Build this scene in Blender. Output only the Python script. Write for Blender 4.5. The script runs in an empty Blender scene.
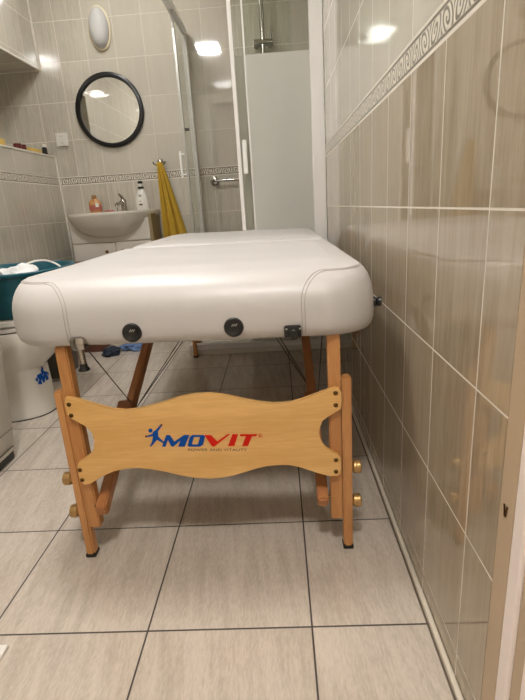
import bpy, bmesh, math, random
from mathutils import Vector, Matrix, noise
PI = math.pi
random.seed(4)
C = bpy.context.scene.collection

# ------------------------------------------------------------------ materials
class NT:
    def __init__(s, name):
        m = bpy.data.materials.new(name); m.use_nodes = True
        s.m = m; s.t = m.node_tree; s.n = s.t.nodes; s.l = s.t.links
        s.b = s.n['Principled BSDF']
    def node(s, kind, **kw):
        n = s.n.new(kind)
        for k, v in kw.items(): setattr(n, k, v)
        return n
    def put(s, sock, v):
        if hasattr(v, 'is_linked') or isinstance(v, bpy.types.NodeSocket): s.l.new(v, sock)
        else: sock.default_value = v
    def math(s, op, a, b=0.0, c=0.0, clamp=False):
        n = s.node('ShaderNodeMath', operation=op, use_clamp=clamp)
        s.put(n.inputs[0], a); s.put(n.inputs[1], b); s.put(n.inputs[2], c)
        return n.outputs[0]
    def mix(s, f, a, b):
        n = s.node('ShaderNodeMix', data_type='RGBA')
        s.put(n.inputs[0], f)
        s.put(n.inputs[6], a if isinstance(a, bpy.types.NodeSocket) else (*a, 1) if len(a) == 3 else a)
        s.put(n.inputs[7], b if isinstance(b, bpy.types.NodeSocket) else (*b, 1) if len(b) == 3 else b)
        return n.outputs[2]
    def ramp(s, f, lo, hi):          # smooth 0..1
        n = s.node('ShaderNodeMapRange', interpolation_type='SMOOTHSTEP')
        s.put(n.inputs[0], f); n.inputs[1].default_value = lo; n.inputs[2].default_value = hi
        return n.outputs[0]
    def pos(s):
        g = s.node('ShaderNodeTexCoord'); x = s.node('ShaderNodeSeparateXYZ')
        s.l.new(g.outputs['Object'], x.inputs[0]); return g.outputs['Object'], list(x.outputs)
    def vec(s, a, b, c):
        n = s.node('ShaderNodeCombineXYZ')
        for i, v in enumerate((a, b, c)): s.put(n.inputs[i], v)
        return n.outputs[0]
    def noise(s, v, scale=1, detail=4, rough=.55):
        n = s.node('ShaderNodeTexNoise'); s.l.new(v, n.inputs['Vector'])
        n.inputs['Scale'].default_value = scale; n.inputs['Detail'].default_value = detail; n.inputs['Roughness'].default_value = rough
        return n.outputs[0]
    def bump(s, h, strength, dist):
        n = s.node('ShaderNodeBump'); s.l.new(h, n.inputs['Height'])
        n.inputs['Strength'].default_value = strength; n.inputs['Distance'].default_value = dist
        s.l.new(n.outputs[0], s.b.inputs['Normal'])

def S(c):   # sRGB 0-255 -> linear
    return tuple(((v/255)/12.92 if v/255 <= .04045 else ((v/255+.055)/1.055)**2.4) for v in c)

def plain(name, col, rough=.5, metal=0, coat=0, spec=.5, bump=0, bscale=200, trans=0, ior=1.5, var=0.0, sub=0):
    t = NT(name); b = t.b
    c = S(col)
    b.inputs['Base Color'].default_value = (*c, 1)
    b.inputs['Roughness'].default_value = rough; b.inputs['Metallic'].default_value = metal
    b.inputs['Coat Weight'].default_value = coat; b.inputs['Coat Roughness'].default_value = .08
    b.inputs['Specular IOR Level'].default_value = spec
    b.inputs['Transmission Weight'].default_value = trans; b.inputs['IOR'].default_value = ior
    if bump or var:
        p, _ = t.pos(); h = t.noise(p, bscale, 3)
        if bump: t.bump(h, bump, .002)
        if var:
            h2 = t.noise(p, 9, 4)
            b_in = t.mix(h2, tuple(x*(1-var) for x in c), tuple(min(1, x*(1+var)) for x in c))
            t.l.new(b_in, b.inputs['Base Color'])
    return t.m

def tile(name, ax, u0, pu, v0, pv, col, col2, grout, gw, rough=.1, streak='v', groutrough=.75, streakscale=60, spec=.5):
    """ax = (u axis index, v axis index)"""
    t = NT(name); P, xyz = t.pos(); u, v = xyz[ax[0]], xyz[ax[1]]
    U = t.math('DIVIDE', t.math('SUBTRACT', u, u0), pu); V = t.math('DIVIDE', t.math('SUBTRACT', v, v0), pv)
    fu, fv = t.math('FRACT', U), t.math('FRACT', V)
    du = t.math('MULTIPLY', t.math('MINIMUM', fu, t.math('SUBTRACT', 1.0, fu)), pu)
    dv = t.math('MULTIPLY', t.math('MINIMUM', fv, t.math('SUBTRACT', 1.0, fv)), pv)
    d = t.math('MINIMUM', du, dv)
    face = t.ramp(d, gw*.4, gw*.62)                       # 0 in the grout, 1 on the tile
    idv = t.vec(t.math('FLOOR', U), t.math('FLOOR', V), 0.0)
    wn = t.node('ShaderNodeTexWhiteNoise'); t.l.new(idv, wn.inputs['Vector'])
    shift = t.math('MULTIPLY', wn.outputs['Value'], 7.0)
    fine = t.noise(t.vec(t.math('MULTIPLY', u, 170 if streak == 'v' else 260), t.math('MULTIPLY', v, 14 if streak == 'v' else 60), shift), 1, 3, .6)
    if streak == 'v': sv = t.vec(t.math('ADD', t.math('MULTIPLY', u, streakscale), shift), t.math('MULTIPLY', v, 2.2), shift)
    else:
        skew = t.math('ADD', u, t.math('MULTIPLY', v, .12))
        sv = t.vec(t.math('ADD', t.math('MULTIPLY', skew, streakscale), shift), t.math('MULTIPLY', v, 5.0), shift)
    n1 = t.noise(sv, 1, 6, .62)
    n2 = t.noise(t.vec(t.math('MULTIPLY', u, 4), t.math('MULTIPLY', v, 3), shift), 1, 3)
    f = t.math('ADD', t.math('MULTIPLY', n1, .45), t.math('ADD', t.math('MULTIPLY', n2, .2), t.math('MULTIPLY', fine, .35)))
    f = t.ramp(f, .35, .65)
    base = t.mix(f, S(col), S(col2))
    br = t.math('ADD', .965, t.math('MULTIPLY', wn.outputs['Value'], .07))
    hv = t.node('ShaderNodeHueSaturation'); t.l.new(base, hv.inputs['Color']); t.l.new(br, hv.inputs['Value'])
    out = t.mix(face, S(grout), hv.outputs[0])
    t.l.new(out, t.b.inputs['Base Color'])
    t.l.new(t.math('SUBTRACT', groutrough, t.math('MULTIPLY', face, groutrough-rough)), t.b.inputs['Roughness'])
    t.b.inputs['Specular IOR Level'].default_value = spec; t.b.inputs['IOR'].default_value = 1.6 if streak != 'v' else 1.85
    wav = t.noise(t.vec(t.math('MULTIPLY', u, 9), t.math('MULTIPLY', v, 9), shift), 1, 2)
    h = t.math('ADD', face, t.math('MULTIPLY', wav, .004))
    t.bump(h, .35, .0012)
    return t.m

def border(name, uax, u0, z0, z1, ph=.056):
    """relief listel: scrolls between two rails"""
    t = NT(name); P, xyz = t.pos(); u, v = xyz[uax], xyz[2]
    zc = (z0+z1)/2; H = z1-z0
    U = t.math('DIVIDE', t.math('SUBTRACT', u, u0), ph); cell = t.math('FLOOR', U)
    par = t.math('MODULO', t.math('ABSOLUTE', cell), 2.0)
    sgn = t.math('SUBTRACT', t.math('MULTIPLY', par, 2.0), 1.0)
    a = t.math('SUBTRACT', t.math('FRACT', U), .5)
    b = t.math('MULTIPLY', t.math('DIVIDE', t.math('SUBTRACT', v, zc), ph), sgn)
    a = t.math('ADD', a, t.math('MULTIPLY', b, -.45))     # lean of the leaves
    r = t.math('SQRT', t.math('ADD', t.math('MULTIPLY', a, a), t.math('MULTIPLY', b, t.math('MULTIPLY', b, .8))))
    th = t.math('ARCTAN2', b, a)
    s = t.math('SINE', t.math('ADD', th, t.math('MULTIPLY', r, 26.0)))
    line = t.ramp(s, -.05, .6)
    av = t.math('ABSOLUTE', t.math('SUBTRACT', v, zc))
    inside = t.math('SUBTRACT', 1.0, t.ramp(av, H*.29, H*.32))
    line = t.math('MULTIPLY', line, inside)
    e1 = t.math('ABSOLUTE', t.math('SUBTRACT', av, H*.36)); rail = t.math('SUBTRACT', 1.0, t.ramp(e1, H*.03, H*.06))
    dark = t.math('MAXIMUM', line, rail)
    ge = t.math('SUBTRACT', 1.0, t.ramp(t.math('SUBTRACT', H*.5, av), .0008, .0022))   # grout at both edges
    base = t.mix(t.math('MULTIPLY', dark, .85), S((224, 217, 203)), S((94, 84, 66)))
    base = t.mix(ge, base, S((215, 208, 194)))
    t.l.new(base, t.b.inputs['Base Color'])
    t.b.inputs['Roughness'].default_value = .3
    t.bump(t.math('SUBTRACT', 1.0, dark), .5, .002)
    return t.m

def wood(name, axis, c1, c2, scale=28, rough=.4, coat=.15):
    t = NT(name); P, xyz = t.pos()
    k = [scale*1.0]*3; k[axis] = scale*.07
    v = t.vec(*[t.math('MULTIPLY', xyz[i], k[i]) for i in range(3)])
    n1 = t.noise(v, 1, 5, .6)
    k2 = [scale*9.0]*3; k2[axis] = scale*.8
    v2 = t.vec(*[t.math('MULTIPLY', xyz[i], k2[i]) for i in range(3)])
    n2 = t.noise(v2, 1, 3, .5)
    f = t.ramp(t.math('ADD', t.math('MULTIPLY', n1, .7), t.math('MULTIPLY', n2, .3)), .35, .65)
    t.l.new(t.mix(f, S(c1), S(c2)), t.b.inputs['Base Color'])
    t.b.inputs['Roughness'].default_value = rough; t.b.inputs['Coat Weight'].default_value = coat; t.b.inputs['Coat Roughness'].default_value = .2
    return t.m

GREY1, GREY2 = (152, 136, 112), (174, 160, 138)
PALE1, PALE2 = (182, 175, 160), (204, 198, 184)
CRM1, CRM2 = (192, 185, 171), (198, 192, 178)
GROUT = (218, 210, 196)
def wset(prefix, ax_u, u0, pu, v0low, pv, v0high, pvh, g1=PALE1, g2=PALE2):
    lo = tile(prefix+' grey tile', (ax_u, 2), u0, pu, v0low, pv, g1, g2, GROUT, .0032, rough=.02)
    hi = tile(prefix+' cream tile', (ax_u, 2), u0, pu, v0high, pvh, CRM1, CRM2, (208, 202, 190), .003, rough=.05, streakscale=25)
    gh = tile(prefix+' grey upper tile', (ax_u, 2), u0, pu, v0high, pvh, g1, g2, GROUT, .0035, rough=.09)
    bo = border(prefix+' border', ax_u, u0, ZB0, ZB1, .056 if prefix[0] == 'r' else .064)
    return [lo, bo, hi, gh]
ZB0, ZB1 = 1.0475, 1.1035
M = {}
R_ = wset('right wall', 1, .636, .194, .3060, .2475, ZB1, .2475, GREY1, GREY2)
B_ = wset('back wall', 0, -1.186, .191, ZB0-.244*4, .244, ZB1, .2365)
L_ = wset('left wall', 1, 3.5, .19, ZB0-.244*4, .244, ZB1, .2365)
M['floor'] = tile('floor tile', (0, 1), .028, .3385, .752, .3325, (178, 165, 150), (204, 192, 178), (62, 54, 47), .0038, rough=.2, streak='h', streakscale=42, groutrough=.8)
M['white_wall'] = plain('warm white plaster', (226, 218, 204), .7, bump=.1)
M['trim'] = plain('white trim', (226, 220, 208), .35)
M['joint2'] = plain('brown grey joint', (92, 80, 67), .8)
M['bead'] = plain('grey beige bead', (204, 194, 176), .35)
M['darkjoint'] = plain('dark joint', (52, 45, 38), .8)
M['jamb_beige'] = plain('beige jamb paint', (188, 166, 138), .5, var=.06)
M['jamb_white'] = plain('white jamb paint', (240, 228, 222), .45)
M['vinyl'] = plain('white vinyl', (226, 219, 209), .42, bump=.10, bscale=420)
def vinyl():
    t = NT('cream white vinyl'); P, x = t.pos()
    t.b.inputs['Base Color'].default_value = (*S((196, 192, 189)), 1)
    t.b.inputs['Roughness'].default_value = .38
    w = t.noise(t.vec(t.math('MULTIPLY', x[0], 3), t.math('MULTIPLY', x[1], 5), t.math('MULTIPLY', x[2], 5)), 1, 3, .4)
    g = t.noise(P, 700, 2)
    t.bump(t.math('ADD', t.math('MULTIPLY', w, 6.0), t.math('MULTIPLY', g, .12)), .25, .004)
    return t.m
M['vinyl'] = vinyl()
M['thread'] = plain('stitch thread', (166, 156, 147), .7)
M['panel'] = wood('beech panel', 0, (214, 164, 94), (230, 186, 118), 22, .38)
M['panel_edge'] = wood('beech panel edge', 0, (176, 130, 80), (196, 150, 98), 60, .5)
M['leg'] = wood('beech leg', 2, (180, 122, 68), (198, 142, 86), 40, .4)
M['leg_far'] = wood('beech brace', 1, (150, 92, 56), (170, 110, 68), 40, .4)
M['leg_brace_lit'] = wood('beech near brace lit tone', 1, (166, 106, 60), (184, 126, 76), 40, .4)  # lighter copy of the brace wood: light on near braces put into colour
M['rubber'] = plain('black rubber', (22, 20, 20), .6)
M['black'] = plain('black plastic', (18, 18, 19), .3)
M['chrome'] = plain('chrome', (176, 172, 166), .14, metal=1)
M['brass'] = plain('brass', (186, 150, 98), .42, metal=.8)
M['bolt'] = plain('dark bronze bolt', (112, 84, 50), .35, metal=1)
M['cable'] = plain('steel cable', (70, 62, 54), .4, metal=.6)
M['blue'] = plain('logo blue', (6, 74, 156), .7, spec=.2)
M['red'] = plain('logo red', (204, 30, 14), .7, spec=.2)
M['ink'] = plain('logo grey ink', (92, 74, 66), .6)
M['ceramic'] = plain('white ceramic', (226, 220, 208), .1, coat=.5)
M['white_plastic'] = plain('white plastic', (226, 222, 214), .3)
M['handle'] = plain('bright white handle', (248, 247, 244), .3)
M['enamel'] = plain('white enamel', (224, 218, 206), .3)
M['teal'] = plain('teal plastic', (10, 84, 98), .35)
M['towel'] = plain('mustard towelling', (200, 162, 54), .95, bump=.9, bscale=900, var=.12)
M['mirror'] = plain('mirror silver', (225, 225, 222), .015, metal=1)
M['cab_white'] = plain('white cabinet lacquer', (228, 222, 212), .3)
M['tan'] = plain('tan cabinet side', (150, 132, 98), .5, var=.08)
M['brown'] = plain('red brown box', (98, 56, 40), .6, var=.15)
M['bin'] = plain('dark grey bin', (84, 80, 72), .5)
M['cloth_blue'] = plain('blue cloth', (92, 116, 156), .9, bump=.5, bscale=300)
M['cloth_dark'] = plain('dark navy cloth', (36, 42, 58), .9, bump=.5, bscale=300)
M['cloth_white'] = plain('white cloth', (222, 222, 220), .9, bump=.4, bscale=300)
M['amber'] = plain('amber soap', (190, 138, 84), .25, coat=.3)
M['pink'] = plain('pink label', (172, 96, 84), .4)
M['gold'] = plain('gold brown cap', (140, 104, 52), .4)
M['yellow'] = plain('yellow card', (218, 184, 96), .6)
M['maroon'] = plain('maroon jar', (96, 26, 32), .35)
M['profile'] = plain('white aluminium profile', (246, 243, 240), .28)
M['lampbase'] = plain('cream lamp base', (216, 204, 172), .4)
M['alu'] = plain('brushed aluminium edge', (188, 188, 184), .3, metal=.8)
def glass(name, col, rough, tr=1.0):
    t = NT(name); b = t.b
    b.inputs['Base Color'].default_value = (*S(col), 1)
    b.inputs['Roughness'].default_value = rough; b.inputs['Transmission Weight'].default_value = tr; b.inputs['IOR'].default_value = 1.25
    return t.m
M['glass'] = glass('clear glass', (244, 248, 244), 0.0)
M['frost'] = glass('satin frosted glass', (232, 231, 224), .45, .42)
M['frost_door'] = glass('grey green frosted door glass', (200, 200, 188), .35, .7)
M['lampglass'] = glass('ribbed grey lamp glass', (222, 220, 216), .1, .25)

# ------------------------------------------------------------------ mesh helpers
def obj(name, bm, mats, parent=None, smooth=False, loc=None, auto=None):
    me = bpy.data.meshes.new(name)
    bmesh.ops.recalc_face_normals(bm, faces=bm.faces)
    bm.to_mesh(me); bm.free()
    if not isinstance(mats, (list, tuple)): mats = [mats]
    for m in mats: me.materials.append(m)
    if smooth:
        for p in me.polygons: p.use_smooth = True
        try: me.set_sharp_from_angle(angle=math.radians(auto if auto else 40))
        except Exception: pass
    o = bpy.data.objects.new(name, me); C.objects.link(o)
    if parent is not None:
        o.parent = parent
        # meshes are authored in world space; keep them there
        o.matrix_parent_inverse = Matrix.Identity(4)
        off = parent_world(parent)
        me.transform(Matrix.Translation(-off))
    return o
def parent_world(p):
    v = Vector((0, 0, 0))
    while p is not None: v += p.location; p = p.parent
    return v
def tag(o, label, cat, group=None):
    o['label'] = label; o['category'] = cat
    if group: o['group'] = group
    return o
def thing(name, label, cat, loc=(0, 0, 0), group=None):
    o = bpy.data.objects.new(name, None); C.objects.link(o); o.location = loc; o.empty_display_size = .05
    return tag(o, label, cat, group)
def struct(name, bm, mats, **k):
    o = obj(name, bm, mats, **k); o['kind'] = 'structure'; return o
def box(bm, x0, x1, y0, y1, z0, z1, mi=0, bev=0):
    vs = [bm.verts.new((x, y, z)) for x in (x0, x1) for y in (y0, y1) for z in (z0, z1)]
    fs = []
    for q in ((0, 1, 3, 2), (4, 6, 7, 5), (0, 4, 5, 1), (2, 3, 7, 6), (0, 2, 6, 4), (1, 5, 7, 3)):
        f = bm.faces.new([vs[i] for i in q]); f.material_index = mi; fs.append(f)
    if bev:
        es = list({e for f in fs for e in f.edges})
        r = bmesh.ops.bevel(bm, geom=es, offset=bev, segments=2, affect='EDGES', profile=.5)
        for f in r['faces']: f.material_index = mi
    return vs
def BOX(x0, x1, y0, y1, z0, z1, bev=0):
    bm = bmesh.new(); box(bm, x0, x1, y0, y1, z0, z1, 0, bev); return bm
def ring_loft(bm, loops, close=True, cap0=True, cap1=True, mi=0):
    rs = [[bm.verts.new(p) for p in L] for L in loops]
    n = len(rs[0])
    for a, b in zip(rs, rs[1:]):
        for i in range(n if close else n-1):
            j = (i+1) % n
            f = bm.faces.new((a[i], a[j], b[j], b[i])); f.material_index = mi
    if cap0: bm.faces.new(list(reversed(rs[0]))).material_index = mi
    if cap1: bm.faces.new(rs[-1]).material_index = mi
    return rs
def circ(c, r, n, axis=2, ry=None):
    ry = ry or r; out = []
    for i in range(n):
        a = 2*PI*i/n; p = [r*math.cos(a), ry*math.sin(a)]
        v = [0, 0, 0]; k = [i_ for i_ in range(3) if i_ != axis]
        v[k[0]] = p[0]; v[k[1]] = p[1]
        out.append((c[0]+v[0], c[1]+v[1], c[2]+v[2]))
    return out
def lathe(bm, c, prof, n=24, axis=2, sx=1, sy=1, mi=0):
    """prof = (radius, offset along axis)"""
    loops = []
    for r, h in prof:
        cc = list(c); cc[axis] += h
        loops.append(circ(cc, max(r, 1e-4)*sx, n, axis, max(r, 1e-4)*sy))
    ring_loft(bm, loops, mi=mi)
def tube(bm, pts, r, n=8, mi=0, flat=None):
    pts = [Vector(p) for p in pts]; loops = []
    up = None
    for i, p in enumerate(pts):
        d = (pts[min(i+1, len(pts)-1)]-pts[max(i-1, 0)]).normalized()
        if up is None:
            up = Vector((0, 0, 1)) if abs(d.z) < .9 else Vector((1, 0, 0))
        a = d.cross(up).normalized(); b = a.cross(d).normalized(); up = b
        rr = r[i] if isinstance(r, (list, tuple)) else r
        loops.append([tuple(p + a*rr*math.cos(2*PI*k/n) + b*rr*math.sin(2*PI*k/n)) for k in range(n)])
    ring_loft(bm, loops, mi=mi)
def bar(bm, p0, p1, w, d, wdir=(1, 0, 0), bev=.002, mi=0):
    """rectangular bar from p0 to p1; w along wdir, d across"""
    p0, p1 = Vector(p0), Vector(p1); ax = (p1-p0).normalized(); u = Vector(wdir); u = (u-ax*u.dot(ax)).normalized(); v = ax.cross(u)
    cs = [(u*sx*w/2+v*sy*d/2) for sx, sy in ((-1, -1), (1, -1), (1, 1), (-1, 1))]
    a = [bm.verts.new(p0+c) for c in cs]; b = [bm.verts.new(p1+c) for c in cs]
    fs = [bm.faces.new(list(reversed(a))), bm.faces.new(b)]
    for i in range(4): fs.append(bm.faces.new((a[i], a[(i+1) % 4], b[(i+1) % 4], b[i])))
    if bev: bmesh.ops.bevel(bm, geom=list({e for f in fs for e in f.edges}), offset=bev, segments=2, affect='EDGES')
def prism(bm, pts, y0, y1, mi=0, hole=None, bev=0):
    """polygon in XZ extruded along Y"""
    n = len(pts)
    a = [bm.verts.new((x, y0, z)) for x, z in pts]; b = [bm.verts.new((x, y1, z)) for x, z in pts]
    if hole is None:
        fa = bm.faces.new(a); fb = bm.faces.new(list(reversed(b)))
        for i in range(n): bm.faces.new((a[i], b[i], b[(i+1) % n], a[(i+1) % n]))
        for f in bm.faces: f.material_index = mi
        if bev: bmesh.ops.bevel(bm, geom=list(fa.edges)+list(fb.edges), offset=bev, segments=2, affect='EDGES')
    else:
        m = len(hole); assert m == n
        c = [bm.verts.new((x, y0, z)) for x, z in hole]; d = [bm.verts.new((x, y1, z)) for x, z in hole]
        for i in range(n):
            j = (i+1) % n
            bm.faces.new((a[i], a[j], c[j], c[i])); bm.faces.new((b[i], d[i], d[j], b[j]))
            bm.faces.new((a[i], b[i], b[j], a[j])); bm.faces.new((c[i], c[j], d[j], d[i]))
def smoothpts(pts, k=6, closed=False):
    out = []; n = len(pts)
    P = [Vector((*p, 0)) if len(p) == 2 else Vector(p) for p in pts]
    rng = range(n if closed else n-1)
    for i in rng:
        if closed: p0, p1, p2, p3 = P[(i-1) % n], P[i], P[(i+1) % n], P[(i+2) % n]
        else: p0, p1, p2, p3 = P[max(i-1, 0)], P[i], P[i+1], P[min(i+2, n-1)]
        for j in range(k):
            t = j/k
            out.append(.5*((2*p1)+(-p0+p2)*t+(2*p0-5*p1+4*p2-p3)*t*t+(-p0+3*p1-3*p2+p3)*t**3))
    if not closed: out.append(P[-1])
    return out

# ------------------------------------------------------------------ camera
CX, CY, F = 262.5, 350.0, 471.0
def cam_basis(vp=(276, 205), vv=(365, 1890)):
    a = Vector((vp[0]-CX, vp[1]-CY, F)).normalized()
    b = Vector((vv[0]-CX, vv[1]-CY, F)); b -= a*a.dot(b); b.normalize()
    Z = -b; Y = a; X = Y.cross(Z)
    if X.x < 0: X = -X
    return Matrix((X, Y, Z))
MB = cam_basis()                       # rows: world axes in image coordinates (x right, y down, z forward)
H = .823
cam = bpy.data.cameras.new('camera'); co = bpy.data.objects.new('camera', cam); C.objects.link(co)
right = Vector((MB[0][0], MB[1][0], MB[2][0])); down = Vector((MB[0][1], MB[1][1], MB[2][1])); fwd = Vector((MB[0][2], MB[1][2], MB[2][2]))
rot = Matrix((right, -down, -fwd)).transposed()
co.matrix_world = Matrix.Translation((0, 0, H)) @ rot.to_4x4()
cam.sensor_fit = 'VERTICAL'; cam.sensor_height = 24; cam.lens = 24*F/700; cam.clip_start = .02
bpy.context.scene.camera = co

# ------------------------------------------------------------------ room shell
XR = .272; XL = -1.52; YB = 3.5; YD = .54; ZC = 2.5; XN = -1.835
def zoned(bm, fn, zs):
    for z0, z1, mi in zs: fn(bm, z0, z1, mi)
ZS = [(0, ZB0, 0), (ZB0, ZB1, 1), (ZB1, ZC, 2)]
bm = bmesh.new()
for z0, z1, mi in ZS: box(bm, XR, XR+.12, YD, YB, z0, z1, mi)
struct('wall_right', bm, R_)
bm = bmesh.new()
for z0, z1, mi in ZS: box(bm, -1.186, XR+.12, YB, YB+.1, z0, z1, mi)
for z0, z1, mi in [(0, ZB0, 0), (ZB0, ZB1, 1), (ZB1, ZC, 3)]: box(bm, XN-.12, -1.186, YB, YB+.1, z0, z1, mi)
# the shower riser hangs on a grey column of tiles
struct('wall_back', bm, B_)
bm = bmesh.new(); box(bm, -.232, .15, YB-.004, YB, ZB1, ZC, 0); struct('trim_1', bm, B_[3])
bm = bmesh.new()                        # left wall: solid below and above, a niche between
for z0, z1, mi in [(0, ZB0, 0), (ZB0, ZB1, 1)]: box(bm, XN, XL, YD, YB, z0, z1, mi)
for z0, z1 in ((ZB1, 1.24), (1.78, ZC)):
    box(bm, XN, XL, YD, 3.19, z0, z1, 2); box(bm, XN, XL, 3.19, YB, z0, z1, 3)
box(bm, XN, XL, YD, 2.71, 1.24, 1.78, 2)
box(bm, XN-.1, XN, YD, YB, 0, ZC, 2)
struct('wall_left', bm, L_)
# corner and edge beads of the boxed left wall
bm = bmesh.new()
box(bm, XL-.004, XL+.008, YB-.014, YB-.001, 0, 1.243); box(bm, XL-.004, XL+.008, YB-.014, YB-.001, 1.778, ZC)
box(bm, XL-.006, XL+.004, 2.71, YB-.014, 1.236, 1.245); box(bm, XL-.006, XL+.004, 2.71, YB-.014, 1.774, 1.784)
box(bm, XN, XL, YB-.01, YB-.001, 1.772, 1.78)
struct('trim_2', bm, M['trim'])
bm = bmesh.new(); box(bm, XR-.011, XR-.0005, YD, YB, .0005, .012, 0, .003); struct('baseboard_right', bm, M['bead'])
bm = bmesh.new(); box(bm, XR-.0145, XR-.0112, YD, YB, .0002, .0016); struct('trim_9', bm, M['joint2'])
bm = bmesh.new(); box(bm, -2.4, 1.6, -1.6, YB+.1, -.1, 0); struct('floor', bm, M['floor'])
bm = bmesh.new(); box(bm, -2.4, 1.6, -1.6, YB+.1, ZC, ZC+.1); struct('ceiling', bm, M['white_wall'])
# front wall with the doorway the picture is taken through
bm = bmesh.new()
box(bm, XN-.1, -.72, .42, YD, 0, ZC); box(bm, -.72, XR+.12, .42, YD, 2.04, ZC); 
box(bm, XR+.034, 1.6, .40, YD-.001, 0, ZC)
struct('wall_front', bm, M['white_wall'])
bm = bmesh.new(); box(bm, XN-.1, -.75, YD, YD+.006, ZB1, ZC); box(bm, -.75, XR, YD, YD+.006, 2.07, ZC); struct('trim_7', bm, B_[2])
bm = bmesh.new(); box(bm, XN-.1, -.75, YD, YD+.006, 0, ZB1); struct('trim_8', bm, B_[0])
bm = bmesh.new(); box(bm, XR+.0, XR+.034, .503, YD-.0005, 0, 2.04, 0, .001); struct('door_1', bm, M['jamb_beige'])
bm = bmesh.new()
box(bm, XR-.001, XR+.034, .474, .502, 0, 2.04, 0, .004)
struct('trim_3', bm, M['jamb_white'])
bm = bmesh.new(); box(bm, XR+.004, XR+.034, .448, .4735, 0, 2.04, 0, .001); struct('trim_4', bm, M['jamb_beige'])
bm = bmesh.new(); box(bm, XR+.001, XR+.034, .36, .4475, 0, 2.04, 0, .002); struct('trim_5', bm, M['jamb_white'])
bm = bmesh.new(); box(bm, -.75, -.72, .36, YD, 0, 2.04, 0, .002); box(bm, -.75, XR+.034, .36, YD, 2.04, 2.07, 0, .002); struct('trim_6', bm, M['jamb_white'])
# hallway behind the camera
bm = bmesh.new(); box(bm, -2.4, 1.6, -1.7, -1.6, 0, ZC); struct('wall_hall', bm, M['white_wall'])
bm = bmesh.new(); box(bm, 1.2, 1.3, -1.6, .4, 0, ZC); struct('wall_hall_right', bm, M['white_wall'])
bm = bmesh.new(); box(bm, -1.95, -1.85, -1.6, .42, 0, ZC); struct('wall_hall_left', bm, M['white_wall'])
# strike clip on the jamb
bm = bmesh.new()
for s, dz in ((1, 0), (-1, 0)):
    bar(bm, (XR-.001, .522+s*.004, .44), (XR-.001, .522+s*.0005, .424), .0015, .0018, (1, 0, 0), 0)
tag(obj('jamb_clip', bm, M['bolt']), 'tiny bronze V shaped clip on the beige door jamb', 'clip')

# ------------------------------------------------------------------ massage table
TX = -.204; HW = .414; YF = .95; YM = 1.885; YE = 2.82; ZBOT = .553; ZT = .699
tab = thing('massage_table', 'folding massage table with white vinyl top and beech wood legs', 'massage table', (TX, 1.88, 0))
def outline(inset, x0, x1, y0, y1, rn, rf, n=12):
    """rounded rectangle, near corners rn, far corners rf; straight runs subdivided"""
    x0 += inset*SX; x1 -= inset*SX; y0 += inset; y1 -= inset
    rn = max(rn-inset*.75, .003); rf = max(rf-inset*.75, .003)
    pts = []
    def arc(cx, cy, r, a0):
        for i in range(n+1):
            a = a0+PI/2*i/n; pts.append((cx+r*math.cos(a), cy+r*math.sin(a)))
    def run(p, q, k=10):
        for i in range(1, k): pts.append((p[0]+(q[0]-p[0])*i/k, p[1]+(q[1]-p[1])*i/k))
    arc(x0+rn, y0+rn, rn, PI); run((x0+rn, y0), (x1-rn, y0), 16)
    arc(x1-rn, y0+rn, rn, -PI/2); run((x1, y0+rn), (x1, y1-rf))
    arc(x1-rf, y1-rf, rf, 0); run((x1-rf, y1), (x0+rf, y1), 16)
    arc(x0+rf, y1-rf, rf, PI/2); run((x0, y1-rf), (x0, y0+rn))
    return pts
RS = .075; SX = .55; ROLL = .013
PROF = [(.045, ZBOT+.001), (.030, ZBOT), (.017, ZBOT+.003), (.007, ZBOT+.011), (.0015, ZBOT+.024), (0, ZBOT+.04), (0, ZT-RS-.008)]
for i in range(1, 9):
    a = PI/2*i/8; PROF.append((RS*(1-math.cos(a)), ZT-RS-.008+(RS+.004)*math.sin(a)))
PROF += [(RS+.03, ZT-.002), (RS+.07, ZT+.001), (.16, ZT+.002), (.24, ZT+.002), (.33, ZT+.001)]
def dimple(x, y, z):
    # the cover is pulled in a little around the corner fittings, and sags slightly over the foam
    d = 0
    for px in (-.436, .021):
        q = (x-px)**2+(z-.566)**2
        d += .007*math.exp(-q/(.020**2))
    w = noise.noise(Vector((x*5, y*5, z*7)))*.0022+noise.noise(Vector((x*14, y*14, z*16)))*.0006
    return d, w
def pad(name, y0, y1, rn, rf, front):
    bm = bmesh.new(); loops = []
    for d, z in PROF:
        L = []
        for x, y in outline(d, TX-HW, TX+HW, y0, y1, rn, rf):
            dd, w = dimple(x, y, z)
            fy = dd+w if (front and y < y0+.1) else 0
            L.append((x+w*(1 if x < TX else -1), y+fy, z+w*(.9 if d > .05 else 0)-(x-TX)*ROLL))
        loops.append(L)
    ring_loft(bm, loops)
    return obj(name, bm, M['vinyl'], tab, smooth=True, auto=60)
CR = .125
padn = pad('cushion', YF, YM-.001, CR, .05, True)
padf = pad('cushion', YM+.001, YE, .05, .20, False)
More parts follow.
